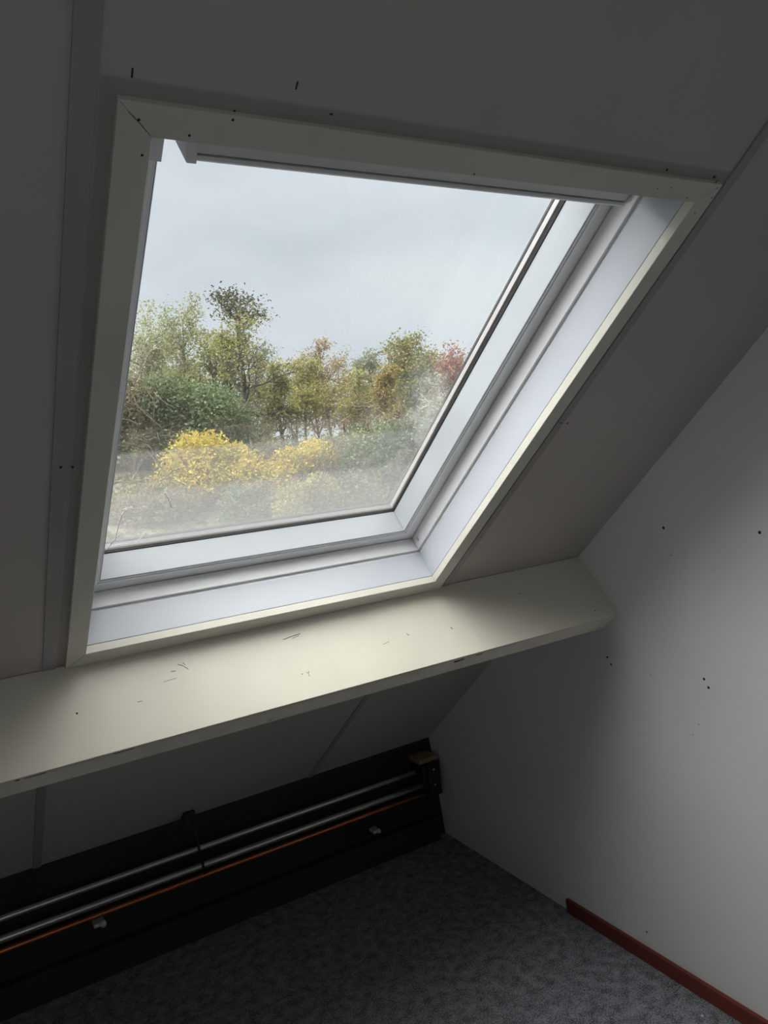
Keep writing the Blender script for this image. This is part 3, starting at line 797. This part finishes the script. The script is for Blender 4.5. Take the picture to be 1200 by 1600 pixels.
# terrain
def terrain():
    xs = np.linspace(-60, 110, 110); ys = np.concatenate([np.linspace(4, 45, 90), np.linspace(47, 240, 20)])
    vs = [(float(x), float(y), ter(x, y)) for y in ys for x in xs]
    nx = len(xs); f = [(j*nx+i, j*nx+i+1, (j+1)*nx+i+1, (j+1)*nx+i) for j in range(len(ys)-1) for i in range(nx-1)]
    me = bpy.data.meshes.new('ground'); me.from_pydata(vs, [], f); me.update()
    for p in me.polygons: p.use_smooth = True
    mt, nt, b = mat_base('dry_grassy_earth')
    tc = N(nt, 'ShaderNodeTexCoord'); mp = N(nt, 'ShaderNodeMapping'); mp.inputs['Scale'].default_value = (.10, 1, 1)
    nt.links.new(tc.outputs['Object'], mp.inputs['Vector'])
    nz = N(nt, 'ShaderNodeTexNoise'); nz.inputs['Scale'].default_value = 2.6; nz.inputs['Detail'].default_value = 8; nz.inputs['Roughness'].default_value = .7
    nt.links.new(mp.outputs[0], nz.inputs['Vector'])
    rm = N(nt, 'ShaderNodeValToRGB'); rm.color_ramp.elements[0].position = .35; rm.color_ramp.elements[1].position = .68
    rm.color_ramp.elements[0].color = (.075, .07, .06, 1); rm.color_ramp.elements[1].color = (.33, .30, .22, 1)
    nt.links.new(nz.outputs['Fac'], rm.inputs[0]); nt.links.new(rm.outputs[0], b.inputs['Base Color'])
    b.inputs['Roughness'].default_value = .95
    bp = N(nt, 'ShaderNodeBump'); bp.inputs['Strength'].default_value = .8; bp.inputs['Distance'].default_value = .3
    nt.links.new(nz.outputs['Fac'], bp.inputs['Height']); nt.links.new(bp.outputs[0], b.inputs['Normal'])
    o = link('ground', me, None, mt); tag(o, 'dry grassy dyke slope rising behind the window', 'ground', kind='structure')
terrain()

TR = [
 # px, top, D, leaf, bark, label, kw
 (232, 478, 33, 'pale', 'pale', 'thin pale-barked tree with sparse faded leaves at the left edge of the pane', dict(stems=2, nleaf=3600, lsize=.13, r=.055, crown=.3, width=.8, scat=.42, extra=[('orange', 500, .3, .6, .4)])),
 (300, 478, 37, 'pale', 'grey', 'sparse greenish tree left of the tall dark-topped tree', dict(nleaf=4200, lsize=.13, r=.07, crown=.3, width=.9, scat=.45, extra=[('yellowgreen', 1500, .45, .75, .35)])),
 (388, 470, 30.5, 'yellowgreen', 'dark', 'tallest tree with a flat dark crown top and bare dark trunk', dict(nleaf=1300, lsize=.13, r=.12, crown=.42, width=.9, scat=.35, lean=.03, extra=[('dark', 900, .92, 1.2, .25), ('yellowgreen', 900, .70, .98, .3), ('olive', 500, .4, .6, .25)])),
 (352, 520, 34, 'olive', 'dark', 'slender dark-trunked tree just left of the tallest tree', dict(nleaf=2600, lsize=.13, r=.075, crown=.45, width=.7, scat=.4)),
 (367, 545, 31.8, 'olive', 'dark', 'thin straight dark trunk between the two dark-barked trees', dict(nleaf=900, lsize=.12, r=.05, crown=.55, width=.5, scat=.3)),
 (424, 530, 38.5, 'grey', 'grey', 'loose grey-twigged tree just right of the tallest tree', dict(nleaf=1900, lsize=.12, r=.06, crown=.35, width=1.0, scat=.4)),
 (442, 575, 32.6, 'yellowgreen', 'dark', 'low yellow-green tree with an ivy-dark trunk right of the tallest tree', dict(nleaf=3000, lsize=.14, r=.09, crown=.25, width=.9, scat=.35, extra=[('dark', 500, .3, .55, .2)])),
 (478, 560, 36, 'yellowgreen', 'grey', 'yellow-green tree with open lower branches left of the pinkish tree', dict(nleaf=2700, lsize=.14, r=.07, crown=.3, width=.9, scat=.38, extra=[('orange', 500, .5, .9, .3)])),
 (520, 530, 40, 'pink', 'grey', 'sparse pinkish-brown tree with fine twigs in the middle of the pane', dict(nleaf=2500, lsize=.12, r=.065, crown=.3, width=1.0, scat=.42, extra=[('yellowgreen', 1300, .25, .65, .4)])),
 (556, 585, 32, 'yellowgreen', 'grey', 'low yellowish tree between the pinkish and the pale-topped tree', dict(nleaf=1700, lsize=.13, r=.055, crown=.3, width=.8, scat=.4, extra=[('pink', 700, .4, .9, .3)])),
 (590, 542, 38, 'grey', 'grey', 'pale green-topped tree left of the dense rounded tree', dict(nleaf=2300, lsize=.13, r=.07, crown=.35, width=.8, scat=.35, extra=[('orange', 900, .3, .6, .3)])),
 (612, 570, 30.5, 'orange', 'brown', 'orange-brown leaved tree in front of the dense rounded tree', dict(nleaf=2200, lsize=.13, r=.08, crown=.3, width=.6, scat=.3)),
 (668, 517, 35, 'olive', 'grey', 'dense rounded olive-green tree, broadest crown in the row', dict(nleaf=9500, lsize=.15, r=.13, crown=.42, width=1.15, scat=.5, stems=3, extra=[('orange', 900, .7, 1.0, .4)])),
 (722, 548, 31, 'red', 'grey', 'reddish-leaved tree at the right edge of the pane', dict(nleaf=3400, lsize=.14, r=.08, crown=.3, width=.8, scat=.45)),
 (700, 585, 29.8, 'grey', 'pale', 'thin pale-stemmed sapling in front of the reddish tree', dict(nleaf=1300, lsize=.12, r=.04, crown=.3, width=.7, scat=.4)),
 (268, 505, 42, 'pale', 'grey', 'thin faded tree in the gap between the two leftmost trees', dict(nleaf=2200, lsize=.14, r=.07, crown=.2, width=1.2, scat=.7)),
 (405, 560, 41, 'olive', 'dark', 'open olive-leaved tree seen behind the tallest tree trunk', dict(nleaf=1500, lsize=.14, r=.07, crown=.2, width=1.4, scat=.7)),
 (462, 585, 43, 'grey', 'grey', 'twiggy greyish tree behind the two yellow-green trees', dict(nleaf=1700, lsize=.14, r=.07, crown=.15, width=1.4, scat=.7)),
 (500, 560, 41, 'pink', 'brown', 'twiggy brownish tree behind the pinkish tree, to its left', dict(nleaf=2000, lsize=.14, r=.07, crown=.15, width=1.4, scat=.7)),
 (540, 558, 43, 'pink', 'grey', 'twiggy brownish tree behind the pinkish tree, to its right', dict(nleaf=2000, lsize=.14, r=.07, crown=.15, width=1.4, scat=.7)),
 (574, 580, 42, 'yellowgreen', 'grey', 'low open yellow-green tree left of the pale-topped tree', dict(nleaf=1900, lsize=.14, r=.07, crown=.15, width=1.4, scat=.7)),
 (640, 570, 42, 'olive', 'brown', 'open olive tree seen through the dense rounded tree', dict(nleaf=2400, lsize=.14, r=.07, crown=.15, width=1.4, scat=.7)),
 (800, 520, 38, 'olive', 'grey', 'broad olive tree hidden right of the pane behind the sash', dict(nleaf=3500, lsize=.18, r=.1, crown=.3, width=1., scat=.5)),
 (150, 500, 35, 'pale', 'grey', 'faded tree beyond the left edge of the pane', dict(nleaf=3000, lsize=.16, r=.08, crown=.3, width=1., scat=.45)),
]
for i, (px, pt, D, lf, bk, lab, kw) in enumerate(TR):
    tree('autumn_tree', px, pt, D, lf, bk, lab, 100+i*7, **kw)

BU = [
 (300, 29.0, 5.6, 3.4, 'green', 'large mid-green leafy bush under the left trees', 9500, .15),
 (365, 29.5, 3.2, 2.2, 'green', 'smaller green bush at the foot of the dark-trunked trees', 4500, .14),
 (205, 28.5, 2.6, 3.6, 'brown', 'brownish thicket at the left edge of the pane', 5000, .13),
 (325, 25.4, 4.2, 2.2, 'yellow', 'bright yellow bush in front of the green bush', 9000, .12),
 (255, 25.2, 1.9, 1.0, 'yellow', 'small yellow shrub at the left foot of the bright yellow bush', 2600, .11),
 (470, 25.0, 3.0, 2.15, 'yellow', 'yellow bush in the middle below the yellow-green trees', 6500, .12),
 (462, 23.3, 2.6, 1.7, 'yellowgreen', 'low yellow-green scrub in front of the middle yellow bush', 5500, .11),
 (378, 23.8, 2.4, 1.2, 'green', 'low green scrub between the two yellow bushes', 3500, .10),
 (560, 28.2, 3.4, 2.0, 'grey', 'grey-green bush right of the middle yellow bush', 6000, .13),
 (595, 25.6, 3.6, 2.8, 'green', 'round green bush in the lower right of the pane', 6000, .13),
 (665, 25.4, 3.0, 3.2, 'grey', 'grey-green thicket against the right sash', 6000, .13),
 (555, 24.2, 2.8, 1.5, 'grey', 'low grey scrub in front of the round green bush', 3500, .11),
 (420, 28.6, 3.2, 1.5, 'brown', 'brown scrub behind the yellow bushes', 4500, .12),
 (500, 29.2, 3.4, 1.4, 'olive', 'dark olive scrub at the foot of the pinkish tree', 4500, .12),
 (640, 29.0, 3.6, 1.8, 'olive', 'olive undergrowth at the foot of the dense rounded tree', 4500, .12),
 (720, 27.0, 3.6, 3.2, 'grey', 'grey-green thicket hidden behind the right sash', 4500, .14),
 (205, 29.5, 3.4, 2.2, 'green', 'low green bush at the left edge behind the brown thicket', 4500, .13),
 (230, 24.4, 3.6, 1.2, 'brown', 'dry brown scrub low at the left of the pane', 5500, .11),
]
for i, (px, D, w, h, lf, lab, n, ls) in enumerate(BU):
    bush('bush', px, D, w, h, lf, lab, 500+i*3, n, ls)

# dry grass tufts over the slope: nobody could count them
rng = np.random.default_rng(9)
n = 26000
gx_ = rng.uniform(-6, 34, n); gy = 9+np.sqrt(rng.uniform(0, 1, n))*21
keep = np.abs(np.sin(gy*2.1 + gx_*.12 + np.sin(gx_*.4))) > rng.uniform(.0, 1.0, n)*.8
gx_, gy = gx_[keep], gy[keep]
gp = np.array([(a, b, ter(a, b)+.04) for a, b in zip(gx_, gy)])
go = cards('dry_grass', gp, .17, LM['brown'], None, rng)
tag(go, 'dry brownish grass growing over the dyke slope', 'grass', kind='stuff')
